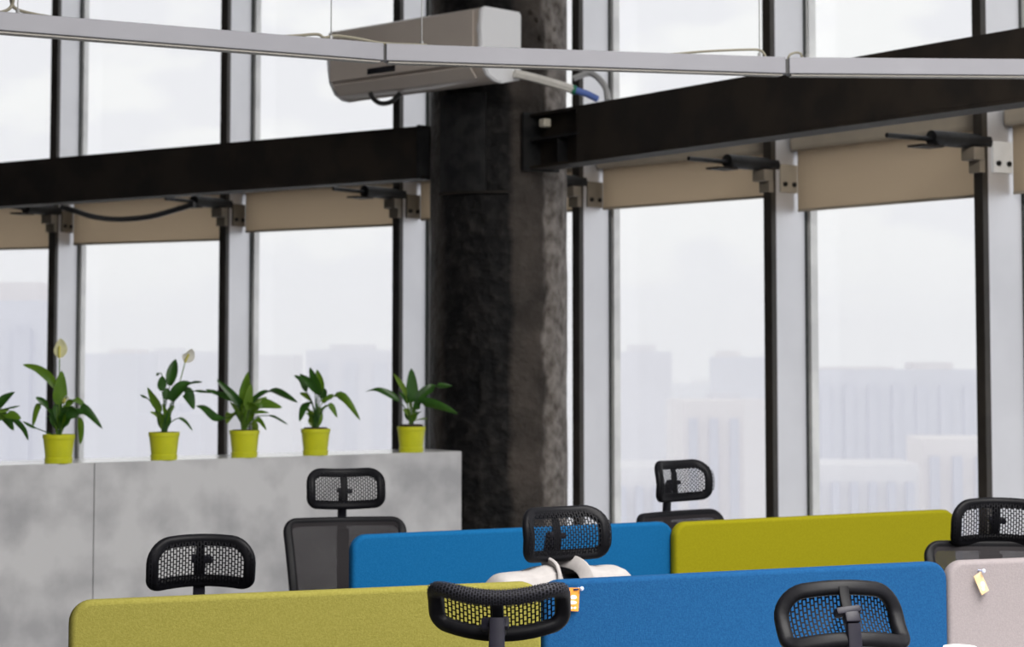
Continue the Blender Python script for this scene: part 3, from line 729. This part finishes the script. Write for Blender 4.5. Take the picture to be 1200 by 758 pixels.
for (x, z, a, b) in ((0.006, 0.006, 0.010, 0.006), (0.003, -0.008, 0.014, 0.005), (0.012, -0.022, 0.004, 0.003), (0.001, -0.0225, 0.005, 0.003), (-0.008, -0.022, 0.003, 0.003)):
    bm = bmesh.new(); bmesh.ops.create_circle(bm, cap_ends=True, segments=16, radius=1)
    for v in bm.verts: v.co = Mt @ Vector((x + v.co.x * a, -0.0058, z + v.co.y * b))
    obj('white_print', bm, M['white_ink'], t)
bm = bmesh.new(); add_box(bm, (0.013, -0.006, 0.026), (0.014, 0.006, 0.004)); add_box(bm, (-0.017, -0.0065, -0.028), (0.010, 0.004, 0.005), Matrix.Rotation(R(20), 4, 'Y')); obj('navy_clip', bm, M['pin_dark'], t)
t, Mt = pin_tag('beige paper tag hanging askew from a pin on the grey screen', 1147, 682.5, 0.029, 0.062, R(-27), M['beige'], (1147.5, 667.5), False)
for (x, z, a, b) in ((0.003, -0.004, 0.007, 0.009), (-0.002, -0.017, 0.005, 0.006)):
    bm = bmesh.new(); bmesh.ops.create_circle(bm, cap_ends=True, segments=16, radius=1)
    for v in bm.verts: v.co = Mt @ Vector((x + v.co.x * a, -0.0058, z + v.co.y * b))
    obj('white_print', bm, M['white_ink'], t)
# tags swing a little off the felt
t.location.y -= 0.02

# ------------------------------------------------------------------ mesh-backed office chairs (facing local +Y)
def loop_rr(w, h, rt, rb, k=7):
    out = []
    for cx, cy, a0, r in ((w/2-rt, h/2-rt, 0, rt), (-w/2+rt, h/2-rt, 90, rt), (-w/2+rb, -h/2+rb, 180, rb), (w/2-rb, -h/2+rb, 270, rb)):
        for j in range(k + 1):
            a = R(a0 + 90 * j / k); out.append((cx + r * math.cos(a), cy + r * math.sin(a)))
    # extra points along the long sides so that they can bend
    res = []
    for p, q in zip(out, out[1:] + out[:1]):
        res.append(p)
        n = int(math.hypot(q[0]-p[0], q[1]-p[1]) / 0.02)
        for j in range(1, n): res.append((p[0] + (q[0]-p[0]) * j/n, p[1] + (q[1]-p[1]) * j/n))
    return res
HW, HH = 0.322, 0.168
def head_bend(u, v): return Vector((u, 1.75 * u * u - 0.027 * (v / (HH/2)) ** 2, v))
def fill_bent(outline, bend, uvscale=1.0, nx=28, nz=16):
    """grid clipped to the outline's bounding rounded rectangle, bent, with UV in metres"""
    us = [p[0] for p in outline]; vs = [p[1] for p in outline]
    u0, u1, v0, v1 = min(us), max(us), min(vs), max(vs)
    def span(v):                                   # outline extent at height v
        xs = []
        for p, q in zip(outline, outline[1:] + outline[:1]):
            if (p[1] - v) * (q[1] - v) <= 0 and abs(p[1] - q[1]) > 1e-9:
                xs.append(p[0] + (q[0]-p[0]) * (v - p[1]) / (q[1] - p[1]))
        return (min(xs), max(xs)) if xs else (u0, u1)
    bm = bmesh.new(); uvl = bm.loops.layers.uv.new('UVMap'); grid = []; co = {}
    for j in range(nz + 1):
        v = v0 + (v1 - v0) * (0.004 + 0.992 * j / nz); a, b = span(v); row = []
        for i in range(nx + 1):
            u = a + (b - a) * i / nx; w = bm.verts.new(bend(u, v)); co[w] = (u, v); row.append(w)
        grid.append(row)
    for j in range(nz):
        for i in range(nx):
            f = bm.faces.new((grid[j][i], grid[j][i+1], grid[j+1][i+1], grid[j+1][i]))
            for l in f.loops: l[uvl].uv = co[l.vert]
    return bm

def back_bend(u, v):                                # v from 0 (bottom) to 0.52 (top)
    return Vector((u * (0.86 + 0.14 * v / 0.52), 0.55 * u * u + 0.05 * math.sin(v / 0.52 * PI) - 0.09 * v / 0.52, v))

def make_chair():
    root = thing('office_chair', '', 'chair')
    P_ = {}
    # headrest: bent frame ring, woven cover, rear rib and clip
    ring = loop_rr(HW - 0.036, HH - 0.036, 0.052, 0.024)
    bm = bmesh.new(); sweep(bm, [head_bend(u, v) for u, v in ring], rrect(0.036, 0.027, 0.012, 3), True, Vector((0, 1, 0)))
    hd = obj('headrest', bm, M['plastic'], root, True)
    outl = loop_rr(HW - 0.014, HH - 0.014, 0.062, 0.036)
    bm = fill_bent(outl, lambda u, v: head_bend(u, v) + Vector((0, 0.0143, 0)))
    obj('headrest_mesh', bm, M['mesh'], hd, True)
    # the weave wraps over the upper bar
    top = sorted([p for p in ring if p[1] > HH/2 - 0.018 - 0.045], key=lambda p: p[0])
    bm = bmesh.new(); pr = rrect(0.041, 0.031, 0.0135, 3); rg = sweep(bm, [head_bend(u, v) for u, v in top], pr, False, Vector((0, 1, 0)), cap=False)
    uvl = bm.loops.layers.uv.new('UVMap'); su = [0.0]; sv = [0.0]
    for p, q in zip(top, top[1:]): su.append(su[-1] + math.hypot(q[0]-p[0], q[1]-p[1]))
    for p, q in zip(pr, pr[1:]): sv.append(sv[-1] + math.hypot(q[0]-p[0], q[1]-p[1]))
    at_uv = {v: (su[i], sv[j]) for i, row in enumerate(rg) for j, v in enumerate(row)}
    for f in bm.faces:
        for l in f.loops:
            a_, b_ = at_uv[l.vert]
            if b_ == 0.0 and max(at_uv[v][1] for v in f.verts) > 0.08: b_ = sv[-1] + 0.006
            l[uvl].uv = (a_, b_)
    obj('mesh_binding', bm, M['binding'], hd, True)
    bm = bmesh.new()
    sweep(bm, [head_bend(0, HH/2 - 0.022) + Vector((0, -0.012, 0)), head_bend(0, 0.03) + Vector((0, -0.018, 0)), head_bend(0, -0.02) + Vector((0, -0.022, 0)), head_bend(0, -HH/2 + 0.02) + Vector((0, -0.012, 0))],
          rrect(0.026, 0.012, 0.004, 2), False, Vector((0, 1, 0)))
    obj('headrest_rib', bm, M['plastic'], hd, True)
    bm = bmesh.new(); add_box(bm, (-0.006, -0.034, -0.004), (0.062, 0.030, 0.018), Matrix.Rotation(R(-6), 4, 'Y'), 0.005); add_box(bm, (0, -0.036, -0.02), (0.036, 0.024, 0.03), None, 0.005)
    obj('headrest_clip', bm, M['navy'], hd, True)
    hd.location = (0, -0.300, 1.21)
    # post between backrest and headrest
    bm = bmesh.new(); sweep(bm, smooth_path([(0, -0.350, 0.86), (0, -0.362, 0.98), (0, -0.366, 1.10), (0, -0.352, 1.20)], 4), lambda t: rrect(0.040 - 0.006 * t, 0.020, 0.006, 2), False, Vector((0, 1, 0)))
    po = obj('neck_post', bm, M['navy'], root, True)
    # backrest: frame, woven back, lumbar bar, spine
    br_ = loop_rr(0.47, 0.53, 0.04, 0.10); br_ = [(u, v + 0.265) for u, v in br_]
    bm = bmesh.new(); sweep(bm, [back_bend(u, v) for u, v in br_], rrect(0.036, 0.026, 0.010, 3), True, Vector((0, 1, 0)))
    bk = obj('backrest', bm, M['plastic'], root, True); bk.location = (0, -0.235, 0.555)
    bm = fill_bent([(u * 0.985, v) for u, v in br_], lambda u, v: back_bend(u, v) + Vector((0, 0.014, 0)), nx=24, nz=24)
    obj('backrest_mesh', bm, M['mesh_fine'], bk, True)
    bm = bmesh.new(); sweep(bm, smooth_path([back_bend(-0.22, 0.22) + Vector((0, -0.01, 0)), back_bend(-0.14, 0.15) + Vector((0, -0.03, 0)), back_bend(0, 0.13) + Vector((0, -0.04, 0)), back_bend(0.14, 0.15) + Vector((0, -0.03, 0)), back_bend(0.22, 0.22) + Vector((0, -0.01, 0))], 5), rrect(0.05, 0.014, 0.005, 2), False, Vector((0, 1, 0)))
    obj('lumbar_bar', bm, M['plastic'], bk, True)
    bm = bmesh.new(); sweep(bm, smooth_path([(0, 0.10, -0.10), (0, -0.06, -0.06), (0, -0.09, 0.10), (0, -0.10, 0.34), (0, -0.105, 0.5)], 4), rrect(0.05, 0.026, 0.008, 2), False, Vector((0, 1, 0)))
    obj('spine', bm, M['plastic'], bk, True)
    # seat, arms
    bm = box((0, 0.03, 0.47), (0.50, 0.48, 0.075), bevel=0.03, seg=3); st = obj('seat', bm, M['seat'], root, True)
    for s in (-1, 1):
        bm = bmesh.new(); sweep(bm, smooth_path([(s*0.20, 0.02, 0.435), (s*0.30, 0.02, 0.45), (s*0.31, 0.0, 0.55), (s*0.305, 0.0, 0.655)], 4), rrect(0.05, 0.022, 0.008, 2), False, Vector((0, 1, 0)))
        am = obj('armrest', bm, M['plastic'], root, True)
        obj('arm_pad', box((s*0.305, 0.02, 0.67), (0.085, 0.25, 0.03), bevel=0.012), M['plastic'], am, True)
    # column, star base, casters
    obj('gas_column', tube([(0, 0.02, 0.10), (0, 0.02, 0.45)], 0.028, 14), M['black'], root, True)
    bm = bmesh.new()
    for k in range(5):
        a = 2 * PI * k / 5 + 0.3; c, s = math.cos(a), math.sin(a)
        sweep(bm, [(c*0.02, 0.02 + s*0.02, 0.115), (c*0.15, 0.02 + s*0.15, 0.105), (c*0.30, 0.02 + s*0.30, 0.078)], lambda t: rrect(0.055 - 0.025 * t, 0.035 - 0.012 * t, 0.006, 2), False, Vector((0, 0, 1)))
    obj('star_base', bm, M['plastic'], root, True)
    for k in range(5):
        a = 2 * PI * k / 5 + 0.3; c, s = math.cos(a), math.sin(a); bm = bmesh.new()
        for e in (-0.014, 0.014):
            bmesh.ops.create_cone(bm, cap_ends=True, segments=14, radius1=0.028, radius2=0.028, depth=0.018, matrix=Matrix.Translation((c*0.30 - s*e, 0.02 + s*0.30 + c*e, 0.028)) @ Matrix.Rotation(a, 4, 'Z') @ Matrix.Rotation(PI/2, 4, 'X'))
        add_box(bm, (c*0.30, 0.02 + s*0.30, 0.055), (0.02, 0.02, 0.045))
        obj('caster', bm, M['plastic'], root)
    return root
proto = make_chair()
UPPER = ('headrest', 'neck_post', 'backrest')
def stem(o): return o.name.split('.')[0]
def place_chair(first, px, py, D, yaw, pitch, lift, label, twist=0.0):
    """px, py: photo position of the headrest's centre; yaw: heading (0 = away from the camera, + = turned left); pitch: + tips its top back"""
    c = proto if first else copy_tree(proto)
    c['label'] = label; c['category'] = 'chair'; c['group'] = 'black mesh office chairs at the desks'
    hp = at(px, py, D); rot = Matrix.Rotation(yaw, 3, 'Z')
    off = rot @ Vector((0, -0.300, 0))
    c.location = (hp.x - off.x, hp.y - off.y, 0); c.rotation_euler = (0, 0, yaw)
    for ch in kids(c):
        if stem(ch) == 'headrest': ch.location.z = hp.z; ch.rotation_euler = (pitch, twist, 0)
        elif stem(ch) == 'backrest': ch.location.z = 0.555 + lift
        elif stem(ch) == 'neck_post': ch.location.z = hp.z - 1.21
        elif stem(ch) in ('seat', 'armrest'): ch.location.z = lift
    return c
place_chair(True, 584, 715, 4.62, R(-3), R(46), -0.02, 'black office chair headrest in front, tipped far back, seen from behind')
place_chair(False, 990, 722, 4.85, R(12), R(-32), -0.06, 'black office chair at the blue front screen, seen from behind, lower right')
place_chair(False, 235, 659, 6.15, R(180) + R(12), R(-20), -0.07, 'black office chair behind the pale lime screen, only its headrest showing')
place_chair(False, 404, 572, 8.35, R(180) + R(14), R(14), 0.005, 'black office chair against the grey counter, mesh back half behind blue screen')
cj = place_chair(False, 657, 625, 6.35, R(180) + R(34), R(8), -0.02, 'black office chair with a white jacket over its back')
place_chair(False, 795, 563, 8.35, R(180) + R(42), R(8), 0.03, 'black office chair by the window, turned sideways behind the lime screen')
place_chair(False, 1168, 612, 7.1, R(180) + R(-4), R(-16), 0.02, 'black office chair cut by the right edge, behind the grey screen')

# ------------------------------------------------------------------ white jacket hung over the chair back
jl = cj.location; jr = cj.rotation_euler.z
jk = thing('white_jacket', 'white jacket with raised collar draped over the back of a turned office chair', 'jacket', (jl.x, jl.y, 0), jr)
def jacket_half(sgn):
    bm = bmesh.new(); rows = []
    n, m = 14, 16
    top = 1.088
    for i in range(n + 1):
        s = i / n; u = sgn * (0.035 + (0.245 if sgn > 0 else 0.20) * s)
        row = []
        for j in range(m + 1):
            t = j / m                                   # 0 front hem .. 1 rear hem
            drop_f, drop_b = 0.36 - 0.05 * s, 0.44
            sh = 0.020 * s ** 2 + 0.10 * max(0, s - 0.82) / 0.18 * max(0, s - 0.82) / 0.18 * 0.5       # shoulder slope
            if t < 0.42: y, z = -0.235 + 0.02 * math.sin(t * 9), top - sh - drop_f * (1 - t / 0.42) - 0.004
            elif t > 0.58: y, z = -0.385 - 0.02 * (t - 0.58), top - sh - drop_b * (t - 0.58) / 0.42 - 0.004
            else:
                ph = (t - 0.42) / 0.16 * PI
                y, z = -0.31 + 0.075 * math.cos(ph), top - sh + 0.028 * math.sin(ph)
            if t < 0.42: u2 = u + sgn * (0.05 * (1 - t / 0.42) * (1 - s))       # opening widens downward
            else: u2 = u
            q = Vector((u * 7, t * 5, 2.0 + sgn))
            y += 0.55 * u * u + 0.010 * noise.noise(q); z += 0.010 * noise.noise(q * 1.7)
            if t < 0.3: y += 0.012 * math.sin(u * 60)
            row.append(bm.verts.new((u2, y, z)))
        rows.append(row)
    for a_, b_ in zip(rows, rows[1:]):
        for j in range(m): bm.faces.new((a_[j], a_[j+1], b_[j+1], b_[j]))
    o = obj('jacket_body', bm, M['jacket'], jk, True)
    sm = o.modifiers.new('thickness', 'SOLIDIFY'); sm.thickness = 0.008; sm.offset = 1
    ss = o.modifiers.new('smooth', 'SUBSURF'); ss.levels = ss.render_levels = 1
    return o
jacket_half(-1); jacket_half(1)
for s in (-1, 1):
    bm = bmesh.new()
    sweep(bm, smooth_path([(s*0.085, -0.222, 0.98), (s*0.055, -0.222, 1.05), (s*0.045, -0.25, 1.108), (s*0.035, -0.33, 1.125), (0.0, -0.395, 1.115)], 6), rrect(0.012, 0.046, 0.005, 2), False, Vector((s * 0.5, 0.3, 0.9)))
    obj('collar', bm, M['jacket'], jk, True)

# ------------------------------------------------------------------ desk below the frame and the cup on it
da = on_front(640, 758); db = on_front(1300, 758)
dd = Vector((db.x - da.x, db.y - da.y)); dz = math.atan2(dd.y, dd.x)
dk = thing('desk', 'white desk in front of the blue and grey screens, below the picture edge', 'desk', (da.x, da.y, 0), dz)
obj('desk_top', box((dd.length/2, -0.35, 0.735), (dd.length, 0.62, 0.028), bevel=0.003), M['desk'], dk)
for x in (0.08, dd.length - 0.08):
    for y in (-0.08, -0.60):
        obj('leg', box((x, y, 0.3605), (0.05, 0.05, 0.721)), M['black'], dk)
cp = at(1125, 757.5, 5.72)
cup = thing('paper_cup', 'tall white paper cup in front of the grey screen, only its rim showing', 'cup', (cp.x, cp.y, 0.749))
hc = cp.z - 0.749
bm = lathe([(0.032, 0), (0.034, 0.002), (0.044, hc - 0.006), (0.047, hc - 0.003), (0.046, hc), (0.043, hc - 0.003), (0.040, hc - 0.01), (0.031, 0.008)], 28)
obj('cup_wall', bm, M['cup'], cup, True)

# ------------------------------------------------------------------ the city outside
GZ = -70.0
struct(tag(obj('ground', box((0, 2500, GZ - 1), (6000, 6000, 2)), M['ground']), 'pale hazy ground far below the tower windows', 'ground'))
def building(label, px0, px1, ytop, D, dep, mi, group=None, stripes=0, steps=(), strip_m=None):
    a, b = at(px0, ytop, D), at(px1, ytop, D)
    w = b.x - a.x; top = a.z
    t = thing('apartment_building', label, 'building', ((a.x + b.x)/2, D + dep/2, GZ), random.uniform(-0.06, 0.06), group)
    bm = bmesh.new(); add_box(bm, (0, 0, (top - GZ)/2), (w, dep, top - GZ))
    obj('facade', bm, M['city'][mi % 4], t)
    for (f0, f1, dh) in steps:
        obj('roof_block', box((w * ((f0 + f1)/2 - 0.5), 0, top - GZ + dh/2), (w * (f1 - f0), dep * 0.6, dh)), M['city'][(mi + 1) % 4], t)
    for k in range(stripes):
        x = w * ((k + 0.5)/stripes - 0.5)
        obj('balcony_bay', box((x, -dep/2 - 0.6, (top - GZ) * 0.47), (w/stripes * 0.42, 1.2, (top - GZ) * 0.92)), strip_m or M['city_dark'], t)
    return t
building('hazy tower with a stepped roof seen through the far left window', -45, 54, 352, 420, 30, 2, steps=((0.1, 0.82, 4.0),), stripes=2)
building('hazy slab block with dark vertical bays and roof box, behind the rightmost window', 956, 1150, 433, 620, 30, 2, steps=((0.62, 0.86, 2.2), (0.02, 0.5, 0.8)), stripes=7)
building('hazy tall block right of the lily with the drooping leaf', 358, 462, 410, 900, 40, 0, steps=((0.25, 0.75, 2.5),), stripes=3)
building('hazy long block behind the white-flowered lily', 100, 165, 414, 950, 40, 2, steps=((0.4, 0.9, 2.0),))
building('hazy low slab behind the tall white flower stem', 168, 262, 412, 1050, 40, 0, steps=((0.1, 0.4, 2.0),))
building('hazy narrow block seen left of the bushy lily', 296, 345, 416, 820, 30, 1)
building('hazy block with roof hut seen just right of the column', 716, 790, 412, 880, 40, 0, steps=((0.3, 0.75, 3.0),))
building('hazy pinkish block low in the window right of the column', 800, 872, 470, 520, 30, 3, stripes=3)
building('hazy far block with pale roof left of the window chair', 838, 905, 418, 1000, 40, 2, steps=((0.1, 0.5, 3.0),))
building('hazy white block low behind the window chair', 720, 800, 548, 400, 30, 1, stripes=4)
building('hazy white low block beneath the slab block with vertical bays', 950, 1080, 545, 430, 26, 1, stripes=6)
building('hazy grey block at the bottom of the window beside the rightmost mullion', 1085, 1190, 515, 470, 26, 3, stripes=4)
rc = random.Random(3)
PANES = [(0, 56, 3, 'in the far left window'), (96, 256, 5, 'behind the two left lilies'), (298, 458, 5, 'in the window left of the column'),
         (718, 892, 6, 'in the window right of the column'), (956, 1140, 6, 'in the widest right-hand window'), (1164, 1198, 1, 'beyond the rightmost mullion')]
RANK = ['first', 'second', 'third', 'fourth', 'fifth', 'sixth', 'seventh']
taken = [(o.location.x, o.location.y, 45) for o in S.objects if o.name.startswith('apartment_building')]
for x0, x1, cnt, where in PANES:
    for k in range(cnt):
        for tries in range(60):
            D = rc.uniform(480, 1700); px = x0 + (x1 - x0) * (k + rc.uniform(0.25, 0.75)) / cnt
            X = (px - 600) / F * D; wd, dp = rc.uniform(18, 40), rc.uniform(12, 26)
            if all(math.hypot(X - a, D - b) > c + 30 for a, b, c in taken): break
        taken.append((X, D, 26))
        h = 70 - (rc.uniform(30, 90) * D / F) + (D > 1200) * 12
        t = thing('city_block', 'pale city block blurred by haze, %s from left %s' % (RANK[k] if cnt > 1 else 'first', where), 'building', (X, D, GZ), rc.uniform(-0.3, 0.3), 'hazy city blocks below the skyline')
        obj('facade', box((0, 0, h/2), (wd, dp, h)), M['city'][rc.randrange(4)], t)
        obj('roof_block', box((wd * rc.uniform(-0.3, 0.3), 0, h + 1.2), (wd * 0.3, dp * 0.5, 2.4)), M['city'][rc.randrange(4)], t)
# thin haze lying over the city
bm = box((0, 1650, -5), (4000, 3200, 126))
hz_ = obj('city_haze', bm, None); hz_['kind'] = 'stuff'; tag(hz_, 'thin pale haze lying over the whole city', 'haze')
m = bpy.data.materials.new('haze'); m.use_nodes = True
n, l = m.node_tree.nodes, m.node_tree.links
n.remove(n['Principled BSDF'])
v = n.new('ShaderNodeVolumeScatter'); v.inputs['Color'].default_value = (0.98, 0.98, 1.0, 1); v.inputs['Density'].default_value = 0.0008
l.new(v.outputs[0], n['Material Output'].inputs['Volume']); hz_.data.materials.append(m)
